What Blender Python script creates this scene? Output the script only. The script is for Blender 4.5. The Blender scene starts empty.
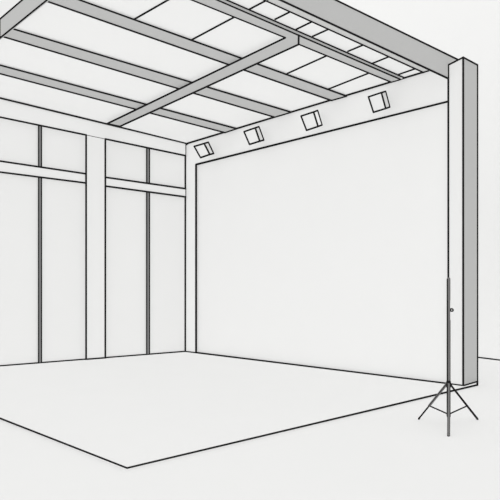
import bpy, math
from mathutils import Vector as V

C = bpy.context.scene.collection
S = bpy.context.scene

# ---------------------------------------------------------------- camera, world, exposure
EYE = 1.6                       # eye height, m
F, HX, HY = 577.0, 250.0, 292.0  # focal length and principal point in a 500 px frame
cam = bpy.data.cameras.new('camera')
cam.sensor_width = 36.0
cam.lens = F / 500 * 36
cam.shift_y = (HY - 250) / 500
cam.clip_end = 500
co = bpy.data.objects.new('camera', cam)
co.location = (0, 0, EYE)
co.rotation_euler = (math.radians(90), 0, 0)
C.objects.link(co)
S.camera = co

SKY = 0.846                     # even overcast white
w = bpy.data.worlds.new('world')
S.world = w
w.use_nodes = True
w.node_tree.nodes['Background'].inputs[0].default_value = (1.0, 1.0, 0.992, 1)
w.node_tree.nodes['Background'].inputs[1].default_value = SKY
S.view_settings.view_transform = 'Standard'
S.view_settings.look = 'None'
S.view_settings.exposure = 0.0
S.view_settings.gamma = 1.0
S.view_settings.use_curve_mapping = False
# even, shadowless studio fill: one broad lamp square on to each face of the room
ALB = 0.50
for ang, gain in (((0, 0, 0), 1.03), ((180, 0, 0), 1.0), ((90, 0, 39.5), 0.93), ((90, 0, -46.2), 1.01),
                  ((90, 0, -140.5), 1.0)):
    l = bpy.data.lights.new('fill_light', 'SUN')
    l.energy = gain * math.pi * SKY * (1 - ALB) / ALB
    l.angle = math.radians(5)
    l.use_shadow = False
    lo = bpy.data.objects.new('fill_light', l)
    lo.rotation_euler = [math.radians(t) for t in ang]
    lo.location = (0, 5, 20)
    C.objects.link(lo)
S.cycles.max_bounces = 32
S.cycles.diffuse_bounces = 32
S.cycles.use_denoising = True

# ---------------------------------------------------------------- materials
def mat(name, rgb, rough=1.0, spec=0.0, wear=0.004):
    m = bpy.data.materials.new(name)
    m.use_nodes = True
    nt = m.node_tree
    b = nt.nodes['Principled BSDF']
    b.inputs['Roughness'].default_value = rough
    b.inputs['Specular IOR Level'].default_value = spec
    tc = nt.nodes.new('ShaderNodeTexCoord')
    n = nt.nodes.new('ShaderNodeTexNoise')
    n.inputs['Scale'].default_value = 1.3
    n.inputs['Detail'].default_value = 2
    r = nt.nodes.new('ShaderNodeValToRGB')
    r.color_ramp.elements[0].color = [max(0, c - wear) for c in rgb] + [1]
    r.color_ramp.elements[1].color = [min(1, c + wear) for c in rgb] + [1]
    nt.links.new(tc.outputs['Object'], n.inputs['Vector'])
    nt.links.new(n.outputs['Fac'], r.inputs['Fac'])
    nt.links.new(r.outputs['Color'], b.inputs['Base Color'])
    return m

WHITE = mat('white_paint', (0.50, 0.50, 0.497))
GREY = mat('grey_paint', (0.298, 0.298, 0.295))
PALE = mat('pale_grey_paint', (0.345, 0.345, 0.34))
SILVER = mat('pale_metal', (0.39, 0.39, 0.385))
MID = mat('mid_grey_metal', (0.14, 0.14, 0.14))
TUBE = mat('stand_grey_metal', (0.085, 0.084, 0.083))
INK = mat('black_edging', (0.008, 0.008, 0.008), wear=0.001)

# ---------------------------------------------------------------- where things stand
def ray(px, py):
    return V(((px - HX) / F, 1.0, (HY - py) / F))

def at_z(px, py, z=0.0):
    d = ray(px, py)
    t = (z - EYE) / d.z
    return V((0, 0, EYE)) + d * t

def on_plane(px, py, p, n):
    d = ray(px, py)
    e = V((0, 0, EYE))
    return e + d * ((p - e).dot(n) / d.dot(n))

CORNER = at_z(185.6, 351.8)
class Wall:
    def __init__(self, a, b):
        self.a = a
        u = (b - a).normalized()
        n = V((-u.y, u.x, 0))
        if n.dot(V((0, 0, EYE)) - a) < 0:
            n = -n
        self.u, self.n = u, n
    def at(self, px, py, off=0.0):
        return on_plane(px, py, self.a + self.n * off, self.n)
LEFT = Wall(CORNER, at_z(0, 366.3))
RIGHT = Wall(CORNER, at_z(448.4, 384))

K0 = RIGHT.at(187, 143.4)
K1 = RIGHT.at(430.6, 70.0)
K2 = LEFT.at(0, 98.0)
CN = (K1 - K0).cross(K2 - K0).normalized()
if CN.z > 0: CN = -CN           # points down into the room
def on_ceil(px, py, drop=0.0):
    return on_plane(px, py, K0 + CN * drop, CN)

def cross2(a, b, c, d):         # where two lines meet
    x1, y1 = a; x2, y2 = b; x3, y3 = c; x4, y4 = d
    den = (x1 - x2) * (y3 - y4) - (y1 - y2) * (x3 - x4)
    p = x1 * y2 - y1 * x2; q = x3 * y4 - y3 * x4
    return ((p * (x3 - x4) - (x1 - x2) * q) / den, (p * (y3 - y4) - (y1 - y2) * q) / den)
def lerp2(a, b, x):
    return (x, a[1] + (b[1] - a[1]) * (x - a[0]) / (b[0] - a[0]))

# ---------------------------------------------------------------- mesh building
class MB:
    def __init__(self):
        self.v, self.f, self.m, self.s = [], [], [], []
    def face(self, pts, mi=0, smooth=False):
        i = len(self.v)
        self.v += [tuple(p) for p in pts]
        self.f.append(tuple(range(i, i + len(pts)))); self.m.append(mi); self.s.append(smooth)
    def loft(self, front, back, mi=0, mside=None):
        """closed prism between two outlines of equal length"""
        n = len(front); i = len(self.v)
        ms = mi if mside is None else mside
        self.v += [tuple(p) for p in front] + [tuple(p) for p in back]
        self.f.append(tuple(range(i, i + n))); self.m.append(mi)
        self.f.append(tuple(range(i + 2 * n - 1, i + n - 1, -1))); self.m.append(mi)
        for k in range(n):
            l = (k + 1) % n
            self.f.append((i + k, i + n + k, i + n + l, i + l)); self.m.append(ms)
        self.s += [False] * (n + 2)
    def slab(self, pts, vec, mi=0):
        self.loft(pts, [p + vec for p in pts], mi)
    def tube(self, a, b, ra, rb=None, mi=0, seg=12, round_ends=True):
        rb = ra if rb is None else rb
        a, b = V(a), V(b)
        d = (b - a)
        if d.length < 1e-6: return
        d.normalize()
        q = d.orthogonal().normalized(); r = d.cross(q)
        rings = []
        if round_ends:
            for t in (80, 50, 25):
                t = math.radians(t); rings.append((a - d * ra * math.sin(t), ra * math.cos(t)))
        rings += [(a, ra), (b, rb)]
        if round_ends:
            for t in (25, 50, 80):
                t = math.radians(t); rings.append((b + d * rb * math.sin(t), rb * math.cos(t)))
        i = len(self.v)
        for c, rad in rings:
            for k in range(seg):
                g = 2 * math.pi * k / seg
                self.v.append(tuple(c + (q * math.cos(g) + r * math.sin(g)) * rad))
        for j in range(len(rings) - 1):
            for k in range(seg):
                l = (k + 1) % seg
                self.f.append((i + j * seg + k, i + j * seg + l, i + (j + 1) * seg + l, i + (j + 1) * seg + k))
                self.m.append(mi); self.s.append(True)
        self.f.append(tuple(i + k for k in reversed(range(seg)))); self.m.append(mi); self.s.append(False)
        self.f.append(tuple(i + (len(rings) - 1) * seg + k for k in range(seg))); self.m.append(mi); self.s.append(False)
    def ink(self, a, b, w=1.0, mi=1):
        """round black edging bead; slimmer on the near members than on the far ones"""
        k = 0.00165 * w
        self.tube(a, b, a.y * k, b.y * k, mi, seg=8)
    def inks(self, pts, w=1.0, mi=1, close=False):
        n = len(pts)
        for k in range(n if close else n - 1):
            self.ink(pts[k], pts[(k + 1) % n], w, mi)
    def build(self, name, mats, parent=None, origin=None):
        o_, up_ = V(origin) if origin is not None else V((0, 0, 0)), parent
        while up_:                # a part is stored relative to the thing (and part) that carries it
            o_ += up_.location; up_ = up_.parent
        me = bpy.data.meshes.new(name)
        me.from_pydata([tuple(V(p) - o_) for p in self.v], [], self.f)
        for m in mats: me.materials.append(m)
        for p, mi, sm in zip(me.polygons, self.m, self.s):
            p.material_index = mi; p.use_smooth = sm
        me.validate(); me.update()
        import bmesh
        bm = bmesh.new(); bm.from_mesh(me)
        bmesh.ops.recalc_face_normals(bm, faces=bm.faces)
        bm.to_mesh(me); bm.free()
        o = bpy.data.objects.new(name, me)
        C.objects.link(o)
        if parent: o.parent = parent
        else: o.location = o_
        return o

def tag(o, label=None, cat=None, group=None, kind=None):
    if label: o['label'] = label
    if cat: o['category'] = cat
    if group: o['group'] = group
    if kind or cat: o['kind'] = kind or 'thing'
    return o
def empty(name, loc):
    o = bpy.data.objects.new(name, None); C.objects.link(o); o.location = loc
    return o

# ---------------------------------------------------------------- ground and hall wall
GZ = -0.02
g = MB()
g.slab([V((-40, -12, GZ)), V((40, -12, GZ)), V((40, 70, GZ)), V((-40, 70, GZ))], V((0, 0, -0.2)))
tag(g.build('floor', [WHITE]), 'wide plain white floor around the platform', 'floor', kind='structure')

ha, hb = at_z(477.4, 357.8, GZ), at_z(500, 360.6, GZ)
hu = (hb - ha).normalized(); hn = V((hu.y, -hu.x, 0))
if hn.y < 0: hn = -hn
h0 = ha - hu * 11.0; h1 = hb + hu * 9.0
h = MB()
h.slab([h0, h1, h1 + V((0, 0, 13)), h0 + V((0, 0, 13))], hn * 0.2)
h.ink(h0, h1, 1.35)
tag(h.build('wall_back', [WHITE, INK]), 'plain white wall rising behind the column', 'wall', kind='structure')

# ---------------------------------------------------------------- platform
XL_LO = ((1.0, 37.2), (46.3, 0.5))          # lower edge of the left roof edge beam
XL_UP = ((0.0, 19.2), (22.5, 0.0))
pcL = cross2((0, 418.3), (127, 468), (0, 366.3), (185.6, 351.8))
P = [at_z(127, 468), at_z(477.4, 384.9), None, at_z(*pcL)]
back = at_z(477.4, 381.9)
p = MB()
far = CORNER - LEFT.n * 0.1 - RIGHT.n * 0.1
c_, b_ = back, at_z(463.2, 386.0)
pl = [P[0], P[1], c_ + (c_ - b_) * 0.3, far, P[3] - LEFT.n * 0.1]
pl = [V((q.x, q.y, 0)) for q in pl]
p.slab(pl, V((0, 0, GZ + 0.002)))
p.inks([P[3], P[0], P[1], back])
tag(p.build('floor_platform', [WHITE, INK]),
    'low white rectangular floor platform edged in black between the two walls', 'platform')

# ---------------------------------------------------------------- left wall
w = MB()
xl = -100.0
def lrow(x, off, *ys):            # helper: points of the left wall
    return [LEFT.at(x, y, off) for y in ys]
def base(x): return lerp2((0, 366.3), (185.6, 351.8), x)[1]
HT = ((0, 98.0), (187, 143.4))
HB = ((1, 117.3), (185.2, 155.6))
OH = 0.06
def lq(x0, x1, l_top, l_bot, off):
    return [LEFT.at(*lerp2(*l_top, x0), off), LEFT.at(*lerp2(*l_top, x1), off),
            LEFT.at(*lerp2(*l_bot, x1), off), LEFT.at(*lerp2(*l_bot, x0), off)]
FL = ((0, 366.3), (185.6, 351.8))
w.slab(lq(xl, 185.6, HT, FL, -0.06), -LEFT.n * 0.12)                 # backing
w.slab(lq(xl, 185.4, HT, HB, OH), -LEFT.n * 0.18)                    # header
w.ink(LEFT.at(*lerp2(*HT, xl), OH + .02), LEFT.at(*lerp2(*HT, 187), OH + .02))
w.ink(LEFT.at(*lerp2(*HB, xl), OH), LEFT.at(*lerp2(*HB, 86), OH))
w.ink(LEFT.at(*lerp2(*HB, 86), OH), LEFT.at(*lerp2(*HB, 105.3), OH), 0.30)
w.ink(LEFT.at(*lerp2(*HB, 105.3), OH), LEFT.at(*lerp2(*HB, 185.2), OH))
w.ink(LEFT.at(xl, base(xl)) + LEFT.n * .012, CORNER + LEFT.n * .012, 1.3)
tag(w.build('wall_left', [WHITE, INK]), 'left white wall with a deep header band above its glazed bays', 'wall', kind='structure')

TT = ((1, 161.2), (185, 188.6))
TB = ((1, 172.2), (185, 196.9))
def fit(a, b): return (a, b)
def bay(n, x0, x1, top, bot, mull, label):
    o = empty('window_%d' % n, LEFT.at(x0, base(x0)))
    tag(o, label, 'window', kind='structure')
    edges = [x0] + [q for m_ in mull for q in m_] + [x1]
    cells = [(edges[k], edges[k + 1]) for k in range(0, len(edges), 2)]
    for (a, b) in cells:
        for l0, l1 in ((HB, top), (bot, FL)):
            m = MB(); m.slab(lq(a, b, l0, l1, 0.0), -LEFT.n * 0.05)
            m.build('window_pane', [WHITE], o)
    t = MB(); t.slab(lq(x0, x1, top, bot, 0.045), -LEFT.n * 0.09)
    t.ink(LEFT.at(*lerp2(*top, x0), .045), LEFT.at(*lerp2(*top, x1), .045))
    t.ink(LEFT.at(*lerp2(*bot, x0), .045), LEFT.at(*lerp2(*bot, x1), .045))
    t.build('transom', [WHITE, INK], o)
    for (a, b) in mull:
        for l0, l1 in ((HB, top), (bot, FL)):
            m = MB(); q = lq(a, b, l0, l1, 0.03); m.slab(q, -LEFT.n * 0.07)
            m.ink(q[0], q[3], 0.7); m.ink(q[1], q[2], 0.7)
            m.build('mullion', [MID, INK], o)
    return o
bay(1, -100, -8, ((1, 161.2), (86.2, 173.8)), ((1, 172.2), (86.2, 183.0)), [],
    'glazed bay beyond the left edge, crossed by a white transom')
bay(2, -8, 86.2, ((1, 161.2), (86.2, 173.8)), ((1, 172.2), (86.2, 183.0)), [(38.6, 41.5)],
    'glazed bay left of the wall pillar with a dark mullion and white transom')
bay(3, 105.3, 185.4, ((105.5, 177.3), (185, 188.6)), ((105.5, 186.1), (185, 196.8)), [(146.7, 149.5)],
    'glazed bay between the wall pillar and the room corner')

m = MB()
q = lq(86.1, 105.3, HB, FL, OH); m.slab(q, -LEFT.n * 0.14)
m.ink(q[0], q[3]); m.ink(q[1], q[2]); m.ink(q[3] + LEFT.n * .01, q[2] + LEFT.n * .01, 1.2)
tag(m.build('wall_pillar', [WHITE, INK], origin=LEFT.at(96, base(96))),
    'flat white pillar between the two glazed bays of the left wall', 'pillar')

# ---------------------------------------------------------------- right wall: post and fascia round a backdrop
RT = ((187, 143.4), (430.6, 70.0))
SB = ((196.4, 164.6), (448.4, 101.6))
FR = ((185.6, 351.8), (448.4, 384.0))
def rq(x0, x1, l_top, l_bot, off=0.0):
    return [RIGHT.at(*lerp2(*l_top, x0), off), RIGHT.at(*lerp2(*l_top, x1), off),
            RIGHT.at(*lerp2(*l_bot, x1), off), RIGHT.at(*lerp2(*l_bot, x0), off)]
m = MB()
m.slab(rq(185.6, 448, RT, SB), -RIGHT.n * 0.2)
m.ink(RIGHT.at(187.5, 143.3, .03), RIGHT.at(*lerp2(*RT, 431), .03), 1.0)
m.inks([RIGHT.at(188.4, 143.0, .02), RIGHT.at(185.7, 144.8, .01)])
t = MB()
t.slab(rq(185.6, 196.3, SB, FR), -RIGHT.n * 0.2)
t.inks([v + RIGHT.n * 0.01 for v in (RIGHT.at(185.7, 144.8), CORNER, RIGHT.at(*lerp2(*FR, 196.4)))], 1.1)
tag(t.build('trim_1', [WHITE, INK]), 'narrow white corner post left of the backdrop', 'trim', kind='structure')
tag(m.build('wall_right', [WHITE, INK]), 'white header band above the backdrop', 'wall', kind='structure')

m = MB()
q = rq(196.4, 448.0, SB, FR)
m.slab([v - RIGHT.n * 0.03 for v in q], -RIGHT.n * 0.12)
m.inks([v + RIGHT.n * 0.01 for v in (q[1], q[0], q[3])], 1.1)
m.ink(q[3] + RIGHT.n * .012, q[2] + RIGHT.n * .012, 1.5)
tag(m.build('backdrop_panel', [WHITE, INK], origin=RIGHT.at(322, 368.5)),
    'huge blank white backdrop panel filling the right wall below the spotlights', 'backdrop')

# ---------------------------------------------------------------- column
a, b, c = at_z(448.4, 384.0), at_z(463.2, 386.0), at_z(477.3, 381.9)
def up(pt, px, py):               # point straight above pt seen at py
    return V((pt.x, pt.y, EYE + (HY - py) / F * pt.y))
ta, tb, tc_ = up(a, 448.4, 65.0), up(b, 463.2, 57.4), up(c, 477.3, 65.0)
d = a + (c - b)
m = MB()
m.loft([a, b, c, d], [ta, tb, tc_, ta + (tc_ - tb)])
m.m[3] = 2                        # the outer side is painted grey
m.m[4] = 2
for s, t in ((a, ta), (b, tb), (c, tc_)): m.ink(s, t, 1.12)
m.inks([a, b, c], 1.3); m.inks([ta, tb, tc_])
m.ink(c, at_z(477.4, 384.9))
tag(m.build('column', [WHITE, INK, GREY], origin=b),
    'tall square column, white and grey faces, at the open end of the backdrop wall', 'column')

# ---------------------------------------------------------------- ceiling with panel joints
FAS_LO = ((280.5, 0.0), (448.4, 78.6))       # bottom edge of the big roof edge beam
FAS_UP = ((335.6, 0.0), (457.6, 59.6))
LEDGE = ((266.0, 0.6), (423.6, 72.3))
kk = cross2(*LEDGE, *XL_LO)
kL = cross2(*HT, *XL_LO)
cz = [on_ceil(*kL), on_ceil(187, 143.4), on_ceil(430.6, 70.0), on_ceil(446, 65.4), on_ceil(*cross2((446, 65.4), (446 - 1, 65.4 - .464), *XL_LO))]
cz[0] -= LEFT.n * 0.05
m = MB()
m.slab(cz, V((0, 0, 0.15)))
seams = [((168.2, -0.2), (134.3, 19.2)), ((233.6, 17.4), (192, 39.6)),
         ((249.4, 9.2), (265.8, 0.6)), ((275.2, 19.2), (290.4, 11.6)), ((296.4, 29.2), (312, 21.6)),
         ((312.8, 36.2), (328.4, 29.2)), ((348, 51.2), (363.4, 44.8)), ((372.6, 63.2), (389, 56.6)),
         ((399.0, 74.2), (415.2, 68.6)), ((326.3, 55.8), (287.5, 73.3)), ((368.8, 73.0), (328.8, 88.8))]
def ext(s, e, k=0.0):
    return s
for s, e in seams:
    m.ink(on_ceil(*s, .006), on_ceil(*e, .006), 1.0)
# joints that run on past the top of the frame
for s, e in (((168.2, -0.2), (134.3, 19.2)), ((265.8, 0.6), (249.4, 9.2))):
    m.ink(on_ceil(*s), on_ceil(s[0] + (s[0] - e[0]) * .9, s[1] + (s[1] - e[1]) * .9), 1.0)
tag(m.build('ceiling', [WHITE, INK]), 'white panelled ceiling above the grey beams', 'ceiling', kind='structure')

# ---------------------------------------------------------------- beams under the ceiling
def beam(upx, lox, drop, start=0.0):
    """board under the ceiling: bottom face between two edges, sides splayed in"""
    u0, u1 = [on_ceil(*t, drop) for t in upx]
    l0, l1 = [on_ceil(*t, drop) for t in lox]
    if start: u0 -= (u1 - u0).normalized() * start; l0 -= (l1 - l0).normalized() * start
    m = MB()
    inu = ((l0 - u0) * 0.33, (l1 - u1) * 0.33)
    upv = -CN * drop
    m.loft([u0, u1, l1, l0], [u0 + inu[0] + upv, u1 + inu[1] + upv, l1 - inu[1] + upv, l0 - inu[0] + upv])
    return m, u0, u1, l0, l1
G = 'long grey beams under the ceiling'
def long_beam(up_, lo_, label, matr=GREY):
    s = cross2(*up_, *XL_LO); e = up_[1]
    s2 = cross2(*lo_, *XL_LO); e2 = lo_[1]
    m, u0, u1, l0, l1 = beam((s, e), (s2, e2), 0.022, 0.0)
    pr = CN * 0.006
    m.ink(u0 + pr, u1 + pr, 0.95); m.ink(l0 + pr, l1 + pr, 1.05); m.ink(u1 + pr, l1 + pr, 0.9)
    return tag(m.build('roof_beam', [matr, INK], origin=(u0 + l0) / 2), label, 'beam', G)
long_beam(((81, 0), (346.6, 95.8)), ((46.3, 0.5), (331.6, 100.1)),
          'grey ceiling beam meeting the wall above the third spotlight from the corner')
long_beam(((12.5, 28.3), (291.2, 111.9)), ((3.5, 36.3), (274.8, 116.8)),
          'grey ceiling beam meeting the wall just right of the second spotlight from the corner')
long_beam(((0, 64.8), (236.6, 128.4)), ((0, 73.2), (225, 132.2)),
          'narrow grey ceiling beam nearest the glazed wall, meeting the wall near its corner', GREY)

# cross beam hung under them
pr_ = CN * 0.006
XU = ((107.6, 123.2), (285.2, 37.4)); XD = ((120.2, 125.9), (298.6, 44.0))
m, u0, u1, l0, l1 = beam(XU, XD, 0.06)
m.ink(u0 + pr_, u1 + pr_, 0.95); m.ink(l0 + pr_, l1 + pr_, 1.05); m.ink(u0 + pr_, l0 + pr_, 0.9)
tag(m.build('cross_beam', [GREY, INK], origin=l0),
    'grey cross beam from the glazed wall running beneath the other beams', 'beam')

# the long beam with a pale lip
B_lo = ((200, 3.0), (391.4, 82.0)); B_m = ((250, 14.2), (400.4, 79.4)); B_up = ((250, 10.2), (404.6, 77.9))
s1 = cross2(*B_m, *XL_LO); s2 = cross2(*B_lo, *XL_LO)
Bl2 = ((298.6, 44.0), (391.4, 82.0)); Bl1 = ((200, 3.0), (285.2, 37.4))
s2 = cross2(*Bl1, *XL_LO)
ro = empty('lipped_roof_beam', on_ceil(*s1))
m = MB()
D = 0.06
pts = [s1, B_m[1], B_lo[1], (298.6, 44.0), (285.2, 37.4), s2]
bt = [on_ceil(*t, D) for t in pts]
m.slab(bt, -CN * (D - 0.002) + (bt[2] - bt[1]) * 0.0)
m.ink(bt[0], bt[1], .8); m.ink(bt[1], bt[2], .9); m.ink(bt[2], bt[3]); m.ink(bt[4], bt[5])
m.ink(on_ceil(298.7, 35.2, D), bt[3])
m.build('beam_board', [GREY, INK], ro)
lip = MB()
s0 = cross2(*B_up, *XL_LO)
lp = [on_ceil(*s0, 0.012), on_ceil(*B_up[1], 0.012), on_ceil(*B_m[1], 0.03), on_ceil(*s1, 0.03)]
lip.slab(lp, -CN * 0.011)
lip.ink(lp[0], lp[1], 0.8)
lip.build('beam_lip', [PALE, INK], ro)['label'] = 'pale narrow lip along the beam'
tag(ro, 'grey ceiling beam with a pale lip, joined by the cross beam', 'beam', G)

# ---------------------------------------------------------------- roof edge beams
ZB = EYE + (HY - 78.6) / F * a.y
f1 = at_z(448.4, 78.6, ZB)
fx0 = cross2(*FAS_LO, (46.3, 0.5), (1, 37.2))
fx0 = (fx0[0], fx0[1])
f0 = at_z(*fx0, ZB)
f280 = at_z(280.5, 0, ZB)
fu = (f1 - f280).normalized(); fn = V((-fu.y, fu.x, 0))
if fn.dot(V((0, 0, EYE)) - f1) < 0: fn = -fn
def on_f(px, py): return on_plane(px, py, f1, fn)
ut1 = on_f(457.6, 59.6); ut1 = V((*(f1 + (ut1 - f1).project(fu)).xy, ut1.z))
t0x = lerp2(*FAS_UP, fx0[0])
ut0 = on_f(*t0x)
lo1 = f1 + fu * ((ut1 - f1).dot(fu))
# outer board
eo = empty('roof_edge_beam', f1)
m = MB()
m.slab([f0, lo1, ut1, ut0], -fn * 0.03)
m.ink(f0, f1); m.ink(ut0, ut1)
m.build('outer_board', [GREY, INK], eo)
m = MB()
le = [on_ceil(*kk, 0.01), on_ceil(*LEDGE[1], 0.01), on_ceil(446, 65.4, 0.01), on_ceil(*cross2((446, 65.4), (445, 65.4 - .464), *XL_LO), 0.01)]
m.slab(le, -CN * 0.009)
m.ink(le[0], le[1])
m.build('soffit_board', [PALE, INK], eo)['label'] = 'pale soffit strip inside the outer board'
tag(eo, 'deep grey roof edge beam running from the column over the platform', 'beam', 'roof edge beams')

x0 = cross2(*HT, *XL_LO)
bq = [on_ceil(*x0, 0.07), on_ceil(*kk, 0.07)]
xu = (bq[1] - bq[0]); xn = V((-xu.y, xu.x, 0)).normalized()
if xn.dot(V((0, 0, EYE)) - bq[0]) < 0: xn = -xn
def on_x(px, py): return on_plane(px, py, bq[0], xn)
end = lerp2(*XL_LO, fx0[0] - 2)
endu = lerp2(*XL_UP, fx0[0] - 2)
q = [on_x(*x0), on_x(*end), on_x(*endu), on_x(*lerp2(*XL_UP, x0[0]))]
ex = empty('roof_edge_beam', q[0])
m = MB(); m.slab(q, -xn * 0.03)
m.ink(q[0], q[1], .85); m.ink(q[3], q[2])
m.ink(on_x(0.2, 19.4), on_x(0.2, 37.6), 0.8)
m.build('outer_board', [GREY, INK], ex)
tag(ex, 'grey roof edge beam crossing the upper left corner', 'beam', 'roof edge beams')

# ---------------------------------------------------------------- spotlights on the header
spots = [
 ([(194.3, 146.4), (204.2, 143.5), (209.8, 154.5), (200.6, 157.6)], (208.2, 142.3), (213.5, 153.5), SILVER,
  'small square spotlight on the header closest to the room corner'),
 ([(244.1, 131.7), (255.2, 127.9), (259.8, 141.2), (249.6, 144.4)], (258.8, 126.7), (263.7, 140.1), SILVER,
  'square spotlight second from the room corner, between two beam ends'),
 ([(301.1, 116.1), (313.6, 112.0), (318.1, 126.5), (306.6, 130.3)], (317.5, 110.5), (321.9, 125.0), WHITE,
  'square spotlight with a white side, third from the room corner'),
 ([(368.5, 96.9), (381.4, 92.6), (385.7, 108.5), (373.5, 112.3)], (385.5, 91.4), (389.7, 107.0), SILVER,
  'largest square spotlight, nearest the column'),
]
for fr, s1_, s2_, sm, lab in spots:
    OFF = 0.34
    A = [RIGHT.at(*t, OFF) for t in fr]
    R1, R2 = RIGHT.at(*s1_, 0.17), RIGHT.at(*s2_, 0.17)
    e = (R1 - A[1] + R2 - A[2]) / 2
    cen = sum(A, V()) / 4 + e * 0.5
    foot = cen - RIGHT.n * ((cen - RIGHT.a).dot(RIGHT.n))
    o = empty('spotlight', foot)
    body = MB()
    B = [t + e for t in A]
    B[1], B[2] = R1, R2
    body.loft([t + e * 0.04 for t in A], B)
    body.inks([A[1], B[1], B[2], A[2]], 0.95)
    body.build('lamp_housing', [sm, INK], o)
    fp = MB(); fp.loft(A, [t + e * 0.04 for t in A]); fp.inks(A, 0.95, close=True)
    fp.build('front_panel', [WHITE, INK], o)['label'] = 'white square front face'
    br = MB()
    bk = sum(B, V()) / 4
    br.tube(bk - e * 0.1, foot + (bk - cen) * 0.0 + RIGHT.n * 0.01, 0.022)
    br.tube(foot + RIGHT.n * 0.001, foot + RIGHT.n * 0.02, 0.06, round_ends=False, seg=20)
    br.build('bracket', [WHITE], o)
    tag(o, lab, 'spotlight', 'spotlights along the header')

# ---------------------------------------------------------------- light stand
fl, frr, ff = at_z(418.8, 419.6, GZ), at_z(477.4, 419.8, GZ), at_z(448.5, 436.3, GZ)
cx = (fl + frr + ff) / 3
cy = cx.y
cxx = (448.6 - HX) / F * cy
def ax(py): return V((cxx, cy, EYE + (HY - py) / F * cy))
hub = ax(384)
o = empty('light_stand', V((cxx, cy, GZ)))
px = cy / F
m = MB()
m.tube(ax(414.5), ax(279.5), 1.55 * px, seg=20)
m.tube(ax(300), ax(279), 1.75 * px, mi=0, seg=20)
m.m = [0] * len(m.m)
e_ = V((-1.45 * px, -0.6 * px, 0))
m.tube(ax(414.5) + e_, ax(279.5) + e_, 0.75 * px, mi=1, seg=8)  # edge line, widened to paint in the shade down the pole's left
e_ = V((1.55 * px, -0.3 * px, 0))
m.tube(ax(414.5) + e_, ax(320) + e_, 0.3 * px, mi=1, seg=8)
m.build('pole', [TUBE, INK], o)
m = MB(); m.tube(ax(280), ax(277.8), 1.5 * px, 0.9 * px, seg=16); m.build('pole_cap', [INK], o)
m = MB(); m.tube(ax(382), ax(386.5), 2.3 * px, seg=20); m.build('collar', [INK], o)
m = MB(); m.tube(ax(413), ax(416), 2.0 * px, seg=20); m.build('collar', [INK], o)
k = ax(310)
m = MB(); m.tube(k + V((0.2 * px, 0, 0)), k + V((3.4 * px, 0, 0)), 0.8 * px, seg=12)
m.tube(k + V((3.0 * px, -1.1 * px, 0)), k + V((3.0 * px, 1.1 * px, 0)), 1.9 * px, seg=20, round_ends=False)
kn = m.build('knob', [INK], o)
m = MB(); m.tube(k + V((2.6 * px, -2.0 * px, 0)), k + V((2.6 * px, -1.2 * px, 0)), 0.38 * px, seg=12)
m.build('knob_cap', [WHITE], kn)['label'] = 'pale cap of the knob'
for n_, ft in enumerate((fl, frr, ff)):
    dirv = (V((ft.x, ft.y, 0)) - V((cxx, cy, 0))).normalized()
    s = hub + dirv * 1.8 * px
    ft2 = ft + V((0, 0, 0.012))
    m = MB()
    if n_ == 2:
        m.tube(s, ft2, 1.5 * px * 0.85, 1.3 * px, mi=0)
        for sx in (-1, 1):
            m.tube(s + V((sx * 1.2 * px, -.01, 0)), ft2 + V((sx * 0.9 * px, -.006, 0)), 0.42 * px, mi=1, seg=8)
    elif n_ == 0:
        mid = s.lerp(ft2, 0.62)
        m.tube(s, mid, 1.35 * px, mi=0); m.tube(mid, ft2, 0.85 * px, mi=1)
        sd = V((0.8, 0, 0.55)).normalized() * 1.1 * px
        for q_ in (-1, 1):
            m.tube(s + sd * q_ + V((0, -.006, 0)), mid + sd * q_ + V((0, -.006, 0)), 0.45 * px, mi=1, seg=8)
    else:
        m.tube(s, ft2, 1.0 * px, 1.15 * px, mi=1)
    lg = m.build('leg', [TUBE, INK], o)
    m = MB(); m.tube(ft2.lerp(s, 0.03), ft2 - V((0, 0, 0.002)), (1.0, 1.15, 1.3)[n_] * px, seg=14); m.build('foot', [INK], lg)
    t_ = 0.62 if n_ < 2 else 0.6
    m = MB(); m.tube(ax(414.3), s.lerp(ft2, t_), 0.75 * px, seg=8); m.build('brace', [INK], o)
tag(o, 'thin black and grey tripod light stand on the floor before the column', 'light stand')
